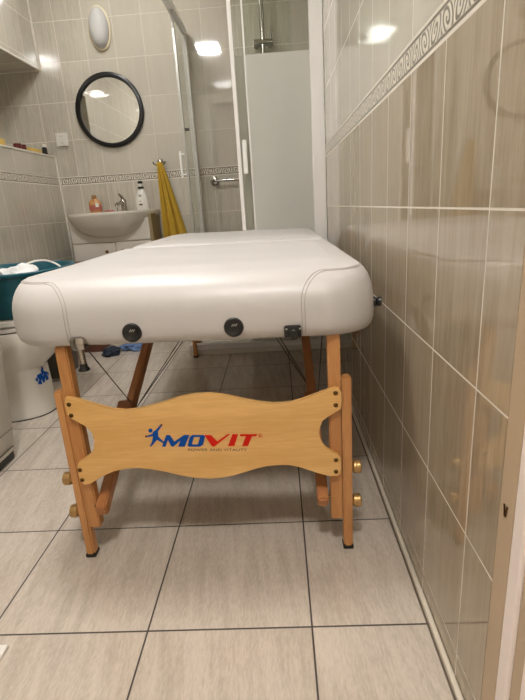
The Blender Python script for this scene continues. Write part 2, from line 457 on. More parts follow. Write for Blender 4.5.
# corner seams: up the face, then round the corner along the shoulder
def zin(z):
    for (d0, z0), (d1, z1) in zip(PROF[6:15], PROF[7:15]):
        if z0 <= z <= z1: return d0+(d1-d0)*(z-z0)/(z1-z0)
    return 0
def seam(side, off):
    bm = bmesh.new(); pts = []
    xs = TX+side*(.252-off)
    zt = ZT-.010+off*.25
    for i in range(14):
        z = ZBOT+.012+(zt-.058-ZBOT-.012)*i/13
        dd, w = dimple(xs, YF, z)
        pts.append((xs, YF+zin(z)+dd+w-.0004, z))
    for i in range(1, 9):
        a = PI/2*i/8; x = xs+side*.05*(1-math.cos(a)); z = zt-.058+.058*math.sin(a)
        w = dimple(x, YF, z)[1]; pts.append((x, YF+zin(z)+w-.0004, z))
    d = zin(zt); x1 = TX+side*(HW-d*SX); R = CR-d*.75
    x = xs+side*.05
    for i in range(1, 5):
        xx = x+(x1-side*R-x)*i/4; w = dimple(xx, YF, zt)[1]; pts.append((xx, YF+d+w-.0003, zt+.0003))
    for i in range(1, 10):
        a = PI/2*i/9; pts.append((x1-side*R+side*R*math.sin(a), YF+d+R-R*math.cos(a), zt+.0001))
    for i in range(1, 8): pts.append((x1, YF+d+R+.03*i, zt+.0001))
    pts = [(p[0], p[1], p[2]-(p[0]-TX)*ROLL) for p in pts]
    tube(bm, pts, .0008, 6)
    s_ = obj('seam', bm, M['thread'], padn, smooth=True)
for s in (-1, 1): seam(s, 0); seam(s, .007)
# wood frames under the cushions
for y0, y1, rf in ((YF+.10, YM-.004, 0), (YM+.004, YE-.06, 0)):
    bm = bmesh.new()
    box(bm, TX-HW+.06, TX-HW+.085, y0, y1, .5505, .560); box(bm, TX+HW-.085, TX+HW-.06, y0, y1, .5505, .560)
    box(bm, TX-HW+.085, TX+HW-.085, y0, y0+.03, .5505, .560); box(bm, TX-HW+.085, TX+HW-.085, y1-.03, y1, .5505, .560)
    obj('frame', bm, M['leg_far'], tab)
LX = -.193
def leg_pair(yc, sgn, zt):
    """sgn -1: near end (outside faces -y)"""
    for s in (-1, 1):
        bm = bmesh.new(); xu = LX+s*.296+(.005 if s > 0 else 0)
        bar(bm, (xu, yc, .088), (xu, yc, zt), .0275, .028, (1, 0, 0), .003)
        obj('upper_leg', bm, M['leg'], tab)
        bm = bmesh.new(); xl = LX+s*.3215+(.006 if s > 0 else 0)
        bar(bm, (xl, yc, .006), (xl, yc, .452), .022, .028, (1, 0, 0), .004)
        lo = obj('lower_leg', bm, M['leg'], tab)
        bm = bmesh.new(); bar(bm, (xl, yc, 0), (xl, yc, .011), .025, .031, (1, 0, 0), .002)
        obj('rubber_foot', bm, M['rubber'], lo)
        for z in (.222, .130):
            bm = bmesh.new()
            lathe(bm, (xl+s*.0125, yc, z), [(.010, -s*.003), (.012, s*.001), (.0155, s*.003), (.0165, s*.008), (.0155, s*.011), (.0165, s*.014), (.0155, s*.019), (.010, s*.021)], 14, 0)
            obj('clamp_knob', bm, M['brass'], lo, smooth=True)
YL = .988
leg_pair(YL, -1, .556)
leg_pair(YE-.20, 1, .552)
# end panel
PX = [(65,398),(74,399),(84,402),(97,406),(111,410.3),(125,411.6),(138,409.6),(152,406),(166,402),(180,397.5),(195,394.8),(210,394),(222,395.5),(234,398),(247,400.8),(260,403),(272,404.2),(283,404),(293,402.7),(302.5,400.5),(312,396.5),(322,392.5),(335,388.2),(339,388.8),(341.3,392)]
PX += [(341.6,400),(341.4,408.5),(338,411.5),(329,415.5),(322,420.5),(319.3,427),(318.6,434),(320.5,442),(325,448.5),(333,453),(338.5,455.5),(341,459),(341,467),(340.4,474),(337,476.6)]
PX += [(329.5,476),(321,474),(311,470.8),(300,467.2),(289,465),(279,464.4),(267,466),(256,468.6),(244,472.3),(233,475.6),(221,477.8),(210,478.6),(196,478.3),(180,475.2),(165,471.6),(150,469),(138,468),(126,468.6),(113,471),(104,475.5),(96,480.5),(90,484),(84.5,485.2)]
PX += [(80.8,482.5),(78.6,476),(77,467),(78.5,462.5),(84,459),(90.5,455),(94,449),(95,441),(92.5,433),(86.5,426.5),(78,422),(70.5,418.5),(67,415),(64.6,405)]
YP = .960
def px(x, y, Y=YP):
    r = MB @ Vector((x-CX, y-CY, F)); t = Y/r.y
    return (r.x*t, H+r.z*t)
def panel(yf, yb, sgn):
    poly = [px(*p) for p in PX]
    bm = bmesh.new(); prism(bm, poly, yf, yb, 0, bev=.0012)
    e = obj('end_panel', bm, [M['panel']], tab)
    for bx_, bz_ in [px(69, 404.5), px(71.3, 415.5), px(80, 470), px(82.3, 480), px(335.5, 393), px(335.8, 405), px(336, 460), px(336, 471.5)]:
        bm = bmesh.new(); y = yf if sgn < 0 else yb
        lathe(bm, (bx_, y, bz_), [(.0052, 0), (.0052, sgn*.0012), (.0042, sgn*.0022), (.0022, sgn*.0022), (.0020, sgn*.0012)], 14, 1)
        obj('bolt', bm, M['bolt'], e, smooth=True)
    return e
ep = panel(YP, YP+.013, -1)
yfar = YE-.20+.018
poly = [px(*p) for p in PX]
bm = bmesh.new(); prism(bm, poly, yfar, yfar+.013, 0, bev=.0012); obj('end_panel', bm, [M['panel']], tab)
# logo on the near panel
def art(regs, mat, name='logo'):
    bm = bmesh.new()
    for ox, oy, pts in regs:
        P = [px(ox+a/8.077, oy+b/8.077) for a, b in pts]
        prism(bm, P, YP-.0006, YP+.0005)
    return bm
R1 = (140, 418); R2 = (200, 418)
def P1(*p): return (*R1, list(p))
def P2(*p): return (*R2, list(p))
def disc(c, r, n=14): return P1(*[(c[0]+r*math.cos(2*PI*i/n), c[1]+r*math.sin(2*PI*i/n)) for i in range(n)])
bm = art([P1((178,231),(212,137),(240,137),(278,190),(270,231),(252,228),(226,178),(206,231)),
          P1((270,231),(278,190),(355,137),(400,137),(362,231),(308,231),(326,182)),
          disc((85,101), 17),
          P1((166,54),(178,62),(146,108),(148,150),(186,186),(206,205),(196,212),(176,196),(138,176),(104,152),(100,125),(106,110),(128,96)),
          P1((104,152),(138,176),(112,206),(88,231),(78,229),(98,190)),
          P1((104,126),(108,146),(60,154),(56,144))], M['blue'])
# O with its slanted counter
O_out = [(396,231),(384,222),(402,152),(424,137),(512,137),(526,148),(510,214),(486,231)]
O_in = [(424,213),(420,210),(436,156),(442,153),(480,153),(484,156),(468,210),(462,213)]
prism(bm, [px(R1[0]+a/8.077, R1[1]+b/8.077) for a, b in O_out], YP-.0006, YP+.0005, hole=[px(R1[0]+a/8.077, R1[1]+b/8.077) for a, b in O_in])
obj('logo_blue_lettering', bm, M['blue'], ep)['label'] = 'blue leaping figure and letters MO'
bm = art([P2((35,137),(88,137),(140,188),(222,130),(243,130),(114,232),(95,226)), P2((262,130),(308,130),(278,226),(226,226)),
          P2((325,130),(466,130),(452,147),(420,147),(388,226),(340,226),(370,147),(322,147))], M['red'])
obj('logo_red_lettering', bm, M['red'], ep)['label'] = 'red letters VIT'
for c in ((173, 57), (50, 148)):
    bm = bmesh.new(); n = 12; prism(bm, [px(R1[0]+(c[0]+9*math.cos(2*PI*i/n))/8.077, R1[1]+(c[1]+9*math.sin(2*PI*i/n))/8.077) for i in range(n)], YP-.0008, YP+.0004)
    obj('logo_hand_dot', bm, M['maroon'], ep)
def text(body, mat, x0, x1, y, hpx, parent, shear=0, bold=0, name='text'):
    cu = bpy.data.curves.new('t', 'FONT'); cu.body = body; cu.offset = bold; cu.shear = shear; cu.resolution_u = 3; cu.extrude = .02
    o = bpy.data.objects.new('t', cu); C.objects.link(o)
    bpy.context.view_layer.update()
    me = bpy.data.meshes.new_from_object(o.evaluated_get(bpy.context.evaluated_depsgraph_get()))
    bpy.data.objects.remove(o)
    xs = [v.co.x for v in me.vertices]; ys = [v.co.y for v in me.vertices]; zs = [v.co.z for v in me.vertices]
    a, za = px(x0, y); b, zb = px(x1, y); h = hpx/476
    bm = bmesh.new(); bm.from_mesh(me)
    for v in bm.verts:
        f = (v.co.x-min(xs))/(max(xs)-min(xs)); g = (v.co.y-min(ys))/(max(ys)-min(ys))
        v.co = Vector((a+(b-a)*f, YP-.0004 if v.co.z > 0 else YP+.0004, za+(zb-za)*f+h*g))
    return obj(name, bm, mat, parent)
text('POWER AND VITALITY', M['ink'], 188.2, 247.3, 451.0, 3.0, ep, name='tagline')
text('R', M['red'], 259.4, 261.8, 437.2, 3.0, ep, name='registered_mark')
bm = bmesh.new(); cxr, czr = px(260.6, 435.6)
tube(bm, [(cxr+.0046*math.cos(2*PI*i/20), YP-.0002, czr+.0046*math.sin(2*PI*i/20)) for i in range(21)], .0004, 5); obj('registered_ring', bm, M['red'], ep)
# braces, pivots and cables
for s in (-1, 1):
    xb = LX+s*.268
    bm = bmesh.new(); bar(bm, (xb, .965, .140), (xb, 1.85, .545), .026, .034, (1, 0, 0), .004)
    br = obj('brace', bm, M['leg_brace_lit'], tab)
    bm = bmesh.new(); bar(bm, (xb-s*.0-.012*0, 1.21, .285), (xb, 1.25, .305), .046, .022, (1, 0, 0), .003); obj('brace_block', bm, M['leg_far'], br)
    bm = bmesh.new(); bar(bm, (xb, YE-.18, .140), (xb, 1.92, .545), .024, .034, (1, 0, 0), .004)
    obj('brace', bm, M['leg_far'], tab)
    bm = bmesh.new(); lathe(bm, (xb+s*.012, .975, .15), [(.004, 0), (.004, s*.006), (.002, s*.007)], 10, 0); obj('pivot', bm, M['bolt'], br, smooth=True)
    for p, q in (((xb+.02, .99, .558), (xb+.02, 1.27, .285)), ((xb+.022, 1.27, .285), (xb+.05, 1.90, .30)), ((xb+.03, 1.27, .285), (xb+.06, 2.0, .32))):
        pass
    junc = (xb+.016, 1.27, .275)
    for q in ((xb-s*0+.012, 1.00, .556), (LX+s*.02, 1.87, .556), (LX+s*.05, 1.87, .556)):
        bm = bmesh.new(); a, b = Vector(junc), Vector(q)
        tube(bm, [a, a.lerp(b, .5)-Vector((0, 0, .001)), b], .0015, 6); obj('support_cable', bm, M['cable'], tab, smooth=True)
# headrest sockets
for xx in (-.316, -.101):
    bm = bmesh.new(); y = YF+dimple(xx, YF, .586)[1]
    lathe(bm, (xx, y+.004, .586), [(.0205, 0), (.0205, -.008), (.0185, -.0105), (.015, -.0105), (.0135, -.0095), (.006, -.0092)], 28, 1)
    g = obj('headrest_socket', bm, M['black'], tab, smooth=True)
    bm = bmesh.new()
    for a in range(3):
        bar(bm, (xx+.001+.004*a-.005, y-.0057, .586+.003), (xx+.003+.004*a-.003, y-.0057, .586+.008), .0014, .0012, (1, 0, 0), 0)
    obj('socket_marks', bm, M['alu'], g)
# left corner fitting with its hanging latch
fx = -.437
bm = bmesh.new(); box(bm, fx-.017, fx+.017, YF-.006, YF+.03, .552, .583, 0, .009)
fit = obj('corner_fitting', bm, M['chrome'], tab, smooth=True); fit['label'] = 'chrome corner fitting with hanging latch'
bm = bmesh.new(); tube(bm, [(fx+.001, YF+.006, .555), (fx+.002, YF+.006, .522)], .0075, 12); obj('latch_stem', bm, M['chrome'], fit, smooth=True)
bm = bmesh.new(); lathe(bm, (fx+.002, YF+.006, .522), [(.008, 0), (.0085, -.008), (.012, -.012), (.0125, -.0155), (.008, -.017)], 16, 2); obj('latch_tip', bm, M['black'], fit, smooth=True)
fx = .021
bm = bmesh.new(); box(bm, fx-.018, fx+.018, YF-.004, YF+.02, .556, .582, 0, .004)
fit = obj('corner_fitting', bm, M['black'], tab, smooth=True); fit['label'] = 'black corner latch with round button'
bm = bmesh.new(); lathe(bm, (fx+.002, YF-.003, .566), [(.011, 0), (.011, -.008), (.008, -.011), (.005, -.011)], 18, 1); obj('latch_button', bm, M['black'], fit, smooth=True)
for dx in (-.013, .015):
    bm = bmesh.new(); lathe(bm, (fx+dx, YF-.0035, .576), [(.0022, 0), (.002, -.0015)], 10, 1)
    obj('screw', bm, M['alu'], fit, smooth=True)
for yy, zz in ((1.06, .600),):
    bm = bmesh.new(); lathe(bm, (TX+HW-.003, yy, zz), [(.012, 0), (.013, .004), (.008, .008), (.011, .012), (.011, .018), (.006, .02)], 16, 0)
    obj('side_knob', bm, M['black'], tab, smooth=True)
# ------------------------------------------------------------------ things at the left
# washing machine: front faces the room (+x)
wm = thing('washing_machine', 'white appliance with black plinth standing at the left edge', 'appliance', (-1.25, 1.22, 0))
bm = BOX(-1.5, -1.0, .93, 1.52, .03, .86, .008); obj('body', bm, M['enamel'], wm, smooth=True)
bm = BOX(-1.49, -1.006, .94, 1.51, 0, .03); obj('plinth', bm, M['black'], wm)
bm = BOX(-1.0005, -.9985, .94, 1.514, .118, .1195); obj('panel_joint', bm, M['bin'], wm)
bm = BOX(-1.001, -.9955, 1.38, 1.50, .052, .0545); obj('flap_slot', bm, M['bin'], wm)
bm = bmesh.new(); lathe(bm, (-1.0, 1.22, .52), [(.17, 0), (.17, .012), (.145, .02), (.12, .012), (.12, .004)], 36, 0); obj('door', bm, M['white_plastic'], wm, smooth=True)
for ch in wm.children:
    for v in ch.data.vertices: v.co.x += v.co.z*.09
# white strip on the floor
bm = BOX(-.64, -.588, .60, .722, .0005, .008, .001)
tag(obj('floor_strip', bm, M['white_plastic']), 'white flat strip lying on the floor at the left edge', 'strip')

# toilet faces +x
toi = thing('toilet', 'white ceramic toilet with closed lid and blue mark', 'toilet', (-1.25, 1.93, 0))
def egg(cx, cy, z, lx0, lx1, w, n=36, p=2.3):
    out = []
    for i in range(n):
        a = 2*PI*i/n; c, s = math.cos(a), math.sin(a)
        x = (lx1 if c > 0 else lx0)*math.copysign(abs(c)**(2/p), c); y = w*math.copysign(abs(s)**(2/p), s)
        out.append((cx+x, cy+y, z))
    return out
bm = bmesh.new(); cy = 1.95
sec = [(0, -1.25, .25, .200, .135), (.05, -1.25, .25, .196, .132), (.15, -1.25, .25, .190, .130), (.215, -1.25, .25, .188, .129), (.225, -1.24, .26, .186, .134), (.26, -1.22, .28, .205, .160), (.32, -1.20, .30, .225, .184), (.385, -1.19, .31, .230, .193), (.40, -1.19, .31, .225, .190)]
ring_loft(bm, [egg(cx, cy, z, a, b, w) for z, cx, a, b, w in sec]); obj('bowl', bm, M['ceramic'], toi, smooth=True)
bm = bmesh.new(); ring_loft(bm, [egg(-1.25, cy, 0, .253, .2035, .1385), egg(-1.25, cy, .004, .253, .2035, .1385)]); obj('seal_gap_shade', bm, M['darkjoint'], toi)  # dark ring: sealant, with the shade of the gap in its colour
bm = bmesh.new(); ring_loft(bm, [egg(-1.19, cy, .404, .30, .222, .188), egg(-1.19, cy, .408, .302, .226, .192), egg(-1.19, cy, .419, .302, .226, .192), egg(-1.19, cy, .422, .30, .222, .188)]); obj('seat', bm, M['white_plastic'], toi, smooth=True)
bm = bmesh.new(); ring_loft(bm, [egg(-1.19, cy, .427, .30, .224, .190), egg(-1.19, cy, .431, .302, .228, .194), egg(-1.19, cy, .448, .302, .228, .194), egg(-1.19, cy, .456, .295, .22, .186)]); obj('lid', bm, M['white_plastic'], toi, smooth=True)
# blue spatter decal on the side of the pedestal
bm = bmesh.new()
def bowl_pt(u, z):
    # surface of the pedestal at azimuth u (deg), height z
    a = math.radians(u); c, s = math.cos(a), math.sin(a); p = 2.3
    for (z0, cx, l0, l1, w), (z1, cx1, l01, l11, w1) in zip(sec, sec[1:]):
        if z0 <= z <= z1:
            f = (z-z0)/(z1-z0); cc = cx+(cx1-cx)*f; l1_ = l1+(l11-l1)*f; ww = w+(w1-w)*f
            return Vector((cc+(l1_+.0012)*math.copysign(abs(c)**(2/p), c), cy+(ww+.0012)*math.copysign(abs(s)**(2/p), s), z))
for u, z, r in ((-38, .185, .013), (-30, .20, .010), (-24, .185, .012), (-31, .172, .014), (-40, .162, .010), (-22, .165, .010), (-28, .215, .007), (-45, .178, .007), (-17, .178, .007)):
    n = 12; ctr = bm.verts.new(bowl_pt(u+20, z-.012)); rim = []
    for i in range(n):
        a = 2*PI*i/n; rr = r*(1+.25*math.sin(a*3+u)); rim.append(bm.verts.new(bowl_pt(u+20+1.25*rr*math.cos(a)/.0033, z-.012+1.25*rr*math.sin(a))))
    for i in range(n): bm.faces.new((ctr, rim[i], rim[(i+1) % n]))
o = obj('blue_decal', bm, M['blue'], toi); o['label'] = 'blue mark on the white pedestal'

# teal tub on the lid
tub = thing('laundry_tub', 'teal plastic laundry tub standing on the toilet lid', 'tub', (-1.18, 1.95, .456))
def oval(z, hx, hy, n=44, p=2.6, c=(-1.17, 1.98)):
    return [(c[0]+hx*math.copysign(abs(math.cos(2*PI*i/n))**(2/p), math.cos(2*PI*i/n)), c[1]+hy*math.copysign(abs(math.sin(2*PI*i/n))**(2/p), math.sin(2*PI*i/n)), z) for i in range(n)]
bm = bmesh.new()
ring_loft(bm, [oval(.457, .20, .20), oval(.461, .215, .215), oval(.53, .245, .235), oval(.622, .262, .25), oval(.625, .275, .263), oval(.634, .277, .265), oval(.638, .272, .26), oval(.636, .262, .25), oval(.62, .256, .244), oval(.53, .238, .228), oval(.469, .20, .20)])
obj('basin', bm, M['teal'], tub, smooth=True)
for s in (-1, 1):
    bm = bmesh.new(); bar(bm, (-1.17+s*.272, 1.94, .629), (-1.17+s*.272, 2.02, .629), .03, .006, (1, 0, 0), .002); obj('handle', bm, M['teal'], tub)
def crumple(name, c, r, mat, label, cat, seed, flat=.4, zmin=None):
    bm = bmesh.new(); bmesh.ops.create_icosphere(bm, subdivisions=4, radius=1)
    for v in bm.verts:
        n = noise.noise(v.co*1.7+Vector((seed, 0, 0)))*.45+noise.noise(v.co*4+Vector((0, seed, 0)))*.18
        v.co = Vector((v.co.x*r[0]*(1+n), v.co.y*r[1]*(1+n), v.co.z*r[2]*(1+n)))+Vector(c)
        if zmin is not None: v.co.z = max(v.co.z, zmin)
    return tag(obj(name, bm, mat, smooth=True), label, cat)
crumple('cloth', (-1.08, 1.93, .600), (.09, .09, .05), M['cloth_white'], 'crumpled white cloth lying in the teal tub', 'cloth', 3)
crumple('cloth', (-1.29, 1.97, .59), (.09, .11, .05), M['cloth_dark'], 'dark cloth bundle in the left end of the teal tub', 'cloth', 8)
bm = bmesh.new()
pts = smoothpts([(-1.13, 1.96, .62), (-1.06, 2.0, .655), (-.99, 2.0, .66), (-.93, 1.98, .64), (-.90, 1.95, .618), (-.885, 1.93, .60)], 6)
tube(bm, pts, .004, 8); tag(obj('hose', bm, M['white_plastic'], smooth=True), 'white thin hose looping over the rim of the teal tub', 'hose')

# bin behind the toilet, blue cloth on the floor
tb = thing('waste_bin', 'dark grey bin on the floor behind the toilet', 'bin', (-1.28, 2.46, 0))
bm = bmesh.new(); ring_loft(bm, [[(-1.28+x*(.09+z*.08), 2.46+y*(.09+z*.08), z) for x, y in ((-1, -1), (1, -1), (1, 1), (-1, 1))] for z in (0, .02, .2)]); obj('bucket', bm, M['bin'], tb)
bm = BOX(-1.39, -1.17, 2.35, 2.57, .20, .215, .004); obj('lid', bm, M['bin'], tb)
crumple('cloth', (-.95, 2.87, .02), (.075, .06, .035), M['cloth_blue'], 'light blue cloth lying on the floor beyond the table', 'cloth', 5, zmin=.001)
crumple('cloth', (-1.07, 2.76, .018), (.05, .06, .03), M['cloth_dark'], 'dark navy cloth on the floor next to the light blue one', 'cloth', 15, zmin=.001)

# ------------------------------------------------------------------ sink corner
van = thing('vanity_cabinet', 'white vanity cabinet with small knobs under the basin', 'cabinet', (-1.08, 3.3, 0))
bm = BOX(-1.40, -.86, 3.27, 3.495, .06, .80); obj('carcass', bm, M['cab_white'], van)
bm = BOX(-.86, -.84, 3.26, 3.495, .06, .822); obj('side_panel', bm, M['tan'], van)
bm = BOX(-1.40, -.86, 3.252, 3.27, .657, .80, .002); obj('fascia', bm, M['cab_white'], van)
for x0, x1, kx in ((-1.40, -1.107, -1.166), (-1.103, -.86, -1.055)):
    bm = BOX(x0, x1, 3.252, 3.27, .10, .650, .002); d = obj('door', bm, M['cab_white'], van)
    bm = bmesh.new(); lathe(bm, (kx, 3.252, .592), [(.005, 0), (.005, -.008), (.011, -.012), (.012, -.018), (.007, -.022)], 14, 1); obj('knob', bm, M['bolt'], d, smooth=True)
bm = BOX(-1.39, -.87, 3.30, 3.48, 0, .06); obj('plinth', bm, M['bin'], van)
# basin: half-oval bowl with a thin rim
bas = thing('wash_basin', 'white oval ceramic wash basin above the white cabinet', 'basin', (-1.08, 3.3, .69))
def half(z, hx, d, inset=0, n=32):
    cx, yb = -1.135, 3.498-inset
    L = [(cx+hx*1.05*math.copysign(abs(math.cos(PI+PI*i/n))**.62, math.cos(PI+PI*i/n)), yb-d*abs(math.sin(PI*i/n))**.85 if 0 < i < n else yb, z) for i in range(n+1)]
    return L
bm = bmesh.new()
rows = [(z-.008, a, d) for z, a, d in [(.672, .06, .16), (.684, .13, .23), (.71, .19, .30), (.745, .235, .345), (.785, .268, .375), (.82, .284, .392), (.838, .290, .40), (.850, .292, .402), (.858, .287, .398)]]
ring_loft(bm, [half(z, a, b) for z, a, b in rows]+[half(.850, .27, .30, .10), half(.80, .22, .26, .12), half(.74, .12, .16, .16)])
obj('bowl', bm, M['ceramic'], bas, smooth=True, auto=50)
bm = bmesh.new(); lathe(bm, (-1.09, 3.27, .741), [(.018, 0), (.018, .003), (.01, .004)], 14); obj('drain', bm, M['chrome'], bas, smooth=True)
tp = thing('basin_tap', 'chrome mixer tap standing on the back of the basin', 'tap', (-1.07, 3.43, .85))
bm = bmesh.new(); lathe(bm, (-1.065, 3.43, .85), [(.026, 0), (.026, .008), (.02, .014), (.019, .06), (.022, .066), (.018, .08)], 18); obj('tap_body', bm, M['chrome'], tp, smooth=True)
bm = bmesh.new(); tube(bm, [(-1.065, 3.43, .895), (-1.07, 3.37, .905), (-1.075, 3.31, .895), (-1.076, 3.30, .88)], .012, 10); obj('spout', bm, M['chrome'], tp, smooth=True)
bm = bmesh.new(); tube(bm, [(-1.065, 3.435, .925), (-1.067, 3.41, .945), (-1.07, 3.37, .962)], [.012, .010, .007], 8); obj('lever', bm, M['chrome'], tp, smooth=True)
bm = bmesh.new(); tube(bm, [(-1.115, 3.435, .852), (-1.115, 3.435, .90), (-1.10, 3.43, .91)], .004, 8); obj('pop_up_rod', bm, M['chrome'], tp, smooth=True)
b1 = thing('soap_bottle', 'small amber liquid soap bottle with pink label on the basin', 'bottle', (-1.25, 3.40, .85))
bm = bmesh.new(); lathe(bm, (-1.26, 3.41, .851), [(.036, 0), (.042, .01), (.044, .05), (.040, .075), (.02, .092), (.016, .096)], 22, 2, 1, .7); obj('bottle_body', bm, M['amber'], b1, smooth=True)
bm = bmesh.new(); lathe(bm, (-1.26, 3.41, .866), [(.0437, 0), (.0447, .002), (.0457, .030), (.0447, .036)], 22, 2, 1, .7); obj('bottle_label', bm, M['pink'], b1, smooth=True)
bm = BOX(-1.247, -1.225, 3.3785, 3.381, .888, .915); obj('bottle_sticker', bm, M['white_plastic'], b1)
bm = bmesh.new(); lathe(bm, (-1.26, 3.41, .946), [(.017, 0), (.017, .018), (.014, .022)], 16); obj('bottle_cap', bm, M['gold'], b1, smooth=True)
bm = bmesh.new(); lathe(bm, (-1.17, 3.42, .850), [(.022, 0), (.03, .006), (.028, .012), (.014, .014)], 18, 2, 1.2, .8); tag(obj('soap_bar', bm, M['pink'], smooth=True), 'small pink soap bar between amber bottle and tap', 'soap')
b2 = thing('lotion_bottle', 'tall white lotion bottle with black cap on the basin', 'bottle', (-.92, 3.40, .85))
bm = bmesh.new(); lathe(bm, (-.925, 3.41, .851), [(.040, 0), (.046, .008), (.046, .05), (.040, .09), (.026, .125), (.016, .14)], 24, 2, 1, .65); obj('bottle_body', bm, M['white_plastic'], b2, smooth=True)
bm = bmesh.new(); lathe(bm, (-.925, 3.41, .990), [(.020, 0), (.020, .012)], 16); obj('cap_ring', bm, M['black'], b2, smooth=True)
bm = bmesh.new(); lathe(bm, (-.925, 3.41, 1.002), [(.014, 0), (.015, .02)], 16); obj('cap_neck', bm, M['white_plastic'], b2, smooth=True)
bm = bmesh.new(); lathe(bm, (-.925, 3.41, 1.022), [(.015, 0), (.017, .006), (.015, .016), (.008, .019)], 16); obj('bottle_cap', bm, M['black'], b2, smooth=True)
for z, w in ((.945, .018), (.936, .012), (.905, .010), (.88, .022)):
    bm = bmesh.new(); box(bm, -.93-w/2, -.93+w/2, 3.3785-(.003 if z < .92 else -.003), 3.395, z, z+.004 if z > .9 else z+.01)
    obj('bottle_print', bm, M['bin'], b2)
# brown box between tub and cabinet
sb = thing('storage_box', 'red brown box in front of the vanity cabinet, behind the tub', 'box', (-1.2, 2.93, 0))
bm = BOX(-1.40, -1.15, 2.84, 3.06, 0, .535, .004); obj('box_body', bm, M['brown'], sb)
bm = BOX(-1.405, -1.145, 2.835, 3.065, .535, .555, .003); obj('box_lid', bm, M['brown'], sb)

# mirror, wall lamp, socket
mi = thing('round_mirror', 'round mirror in a thick black frame above the basin', 'mirror', (-1.087, YB, 1.505))
bm = bmesh.new(); c = (-1.087, YB, 1.503); loops = []
for r, h in ((.230, -.0005), (.232, -.018), (.226, -.023), (.206, -.023), (.202, -.018), (.202, -.006), (.202, -.0005)):
    loops.append(circ((c[0], c[1]+h, c[2]), r, 64, 1))
ring_loft(bm, loops, cap0=False, cap1=False); obj('mirror_frame', bm, M['black'], mi, smooth=True)
bm = bmesh.new(); ring_loft(bm, [circ((c[0], c[1]-.002, c[2]), .2015, 64, 1), circ((c[0], c[1]-.008, c[2]), .2015, 64, 1)]); obj('mirror_glass', bm, M['mirror'], mi)
wl = thing('oval_wall_lamp', 'unlit oval wall lamp of grey glass above the mirror', 'lamp', (-1.075, YB, 1.985))
def ovr(z_, rx, rz, n=40): return [(-1.078+rx*math.cos(2*PI*i/n), YB-z_, 1.985+rz*math.sin(2*PI*i/n)) for i in range(n)]
bm = bmesh.new(); ring_loft(bm, [ovr(.0005, .072, .128), ovr(.014, .072, .128), ovr(.018, .066, .12)]); obj('lamp_base', bm, M['lampbase'], wl, smooth=True)
bm = bmesh.new(); ring_loft(bm, [ovr(.018, .064, .118), ovr(.034, .061, .113), ovr(.052, .05, .096), ovr(.064, .032, .062), ovr(.069, .008, .016)]); obj('lamp_glass', bm, M['lampglass'], wl, smooth=True)
so = thing('double_socket', 'white double wall socket left of the mirror', 'socket', (-1.45, YB, 1.36))
bm = BOX(-1.49, -1.41, YB-.012, YB-.0005, 1.305, 1.389, .003); obj('cover_plate', bm, M['white_plastic'], so)
for z in (1.368, 1.326):
    bm = bmesh.new(); lathe(bm, (-1.45, YB-.012, z), [(.019, 0), (.019, -.003), (.0165, -.003), (.0155, -.0008), (.004, -.0008)], 20, 1); r_ = obj('outlet', bm, M['white_plastic'], so, smooth=True)
    bm = bmesh.new()
    for dx in (-.007, .007): lathe(bm, (-1.45+dx, YB-.0132, z), [(.0024, 0), (.0024, -.0009)], 8, 1)
    obj('outlet_holes', bm, M['black'], r_)
# towel on a double hook
hk = thing('towel_hook', 'chrome double hook on the tiles right of the mirror', 'hook', (-.79, YB, 1.16))
bm = bmesh.new(); lathe(bm, (-.785, YB-.0005, 1.158), [(.022, 0), (.023, -.008), (.018, -.014), (.012, -.03), (.014, -.036), (.008, -.04)], 20, 1); obj('hook_rose', bm, M['chrome'], hk, smooth=True)
for s in (-1, 1):
    bm = bmesh.new(); tube(bm, [(-.785, YB-.02, 1.152), (-.785+s*.02, YB-.04, 1.138), (-.785+s*.036, YB-.05, 1.142), (-.785+s*.042, YB-.052, 1.158)], [.005, .005, .0045, .006], 8); obj('hook_arm', bm, M['chrome'], hk, smooth=True)
bm = bmesh.new(); nx, nz = 40, 44; g = []
for j in range(nz+1):
    t = j/nz; z = 1.148-t*.62
    wl_ = .018+.02*t; wr = .014+.145*t**.9
    row = []
    for i in range(nx+1):
        u = i/nx; x = -.783+.005*t-wl_+(wl_+wr)*u
        fold = math.sin(u*PI*5.2+t*1.2)*.020*(.35+.65*t)+math.sin(u*PI*11+1+t)*.006
        row.append(bm.verts.new((x, YB-.045-fold, z+.01*math.sin(u*PI)*(1-t)-.012*abs(u-.4)*t)))
    g.append(row)
for j in range(nz):
    for i in range(nx): bm.faces.new((g[j][i], g[j][i+1], g[j+1][i+1], g[j+1][i]))
to = obj('hand_towel', bm, M['towel'], smooth=True, auto=180); tag(to, 'mustard yellow towel hanging from the chrome hook', 'towel')
sm = to.modifiers.new('solid', 'SOLIDIFY'); sm.thickness = .006; sm.offset = 0

# niche contents on the ledge
LZ = 1.2455
for x, y, w, d, h, lab in ((-1.60, 3.33, .07, .15, .035, 'yellow box lying on the ledge beside the black bottle'), (-1.66, 2.97, .10, .14, .06, 'yellow box at the left end of the ledge')):
    bm = BOX(x-w/2, x+w/2, y-d/2, y+d/2, LZ, LZ+h, .003); tag(obj('small_box', bm, M['yellow']), lab, 'box')
for y, lab in ((3.13, 'left one of two small maroon jars on the ledge'), (3.19, 'right one of two small maroon jars on the ledge')):
    j = thing('cosmetic_jar', lab, 'jar', (-1.59, y, LZ), 'maroon jars on the ledge')
    bm = bmesh.new(); lathe(bm, (-1.585, y, LZ), [(.021, 0), (.023, .004), (.023, .026), (.020, .028)], 18); obj('jar_body', bm, M['maroon'], j, smooth=True)
    bm = bmesh.new(); lathe(bm, (-1.585, y, LZ+.028), [(.024, 0), (.024, .014), (.021, .016)], 18); obj('jar_lid', bm, M['maroon'], j, smooth=True)
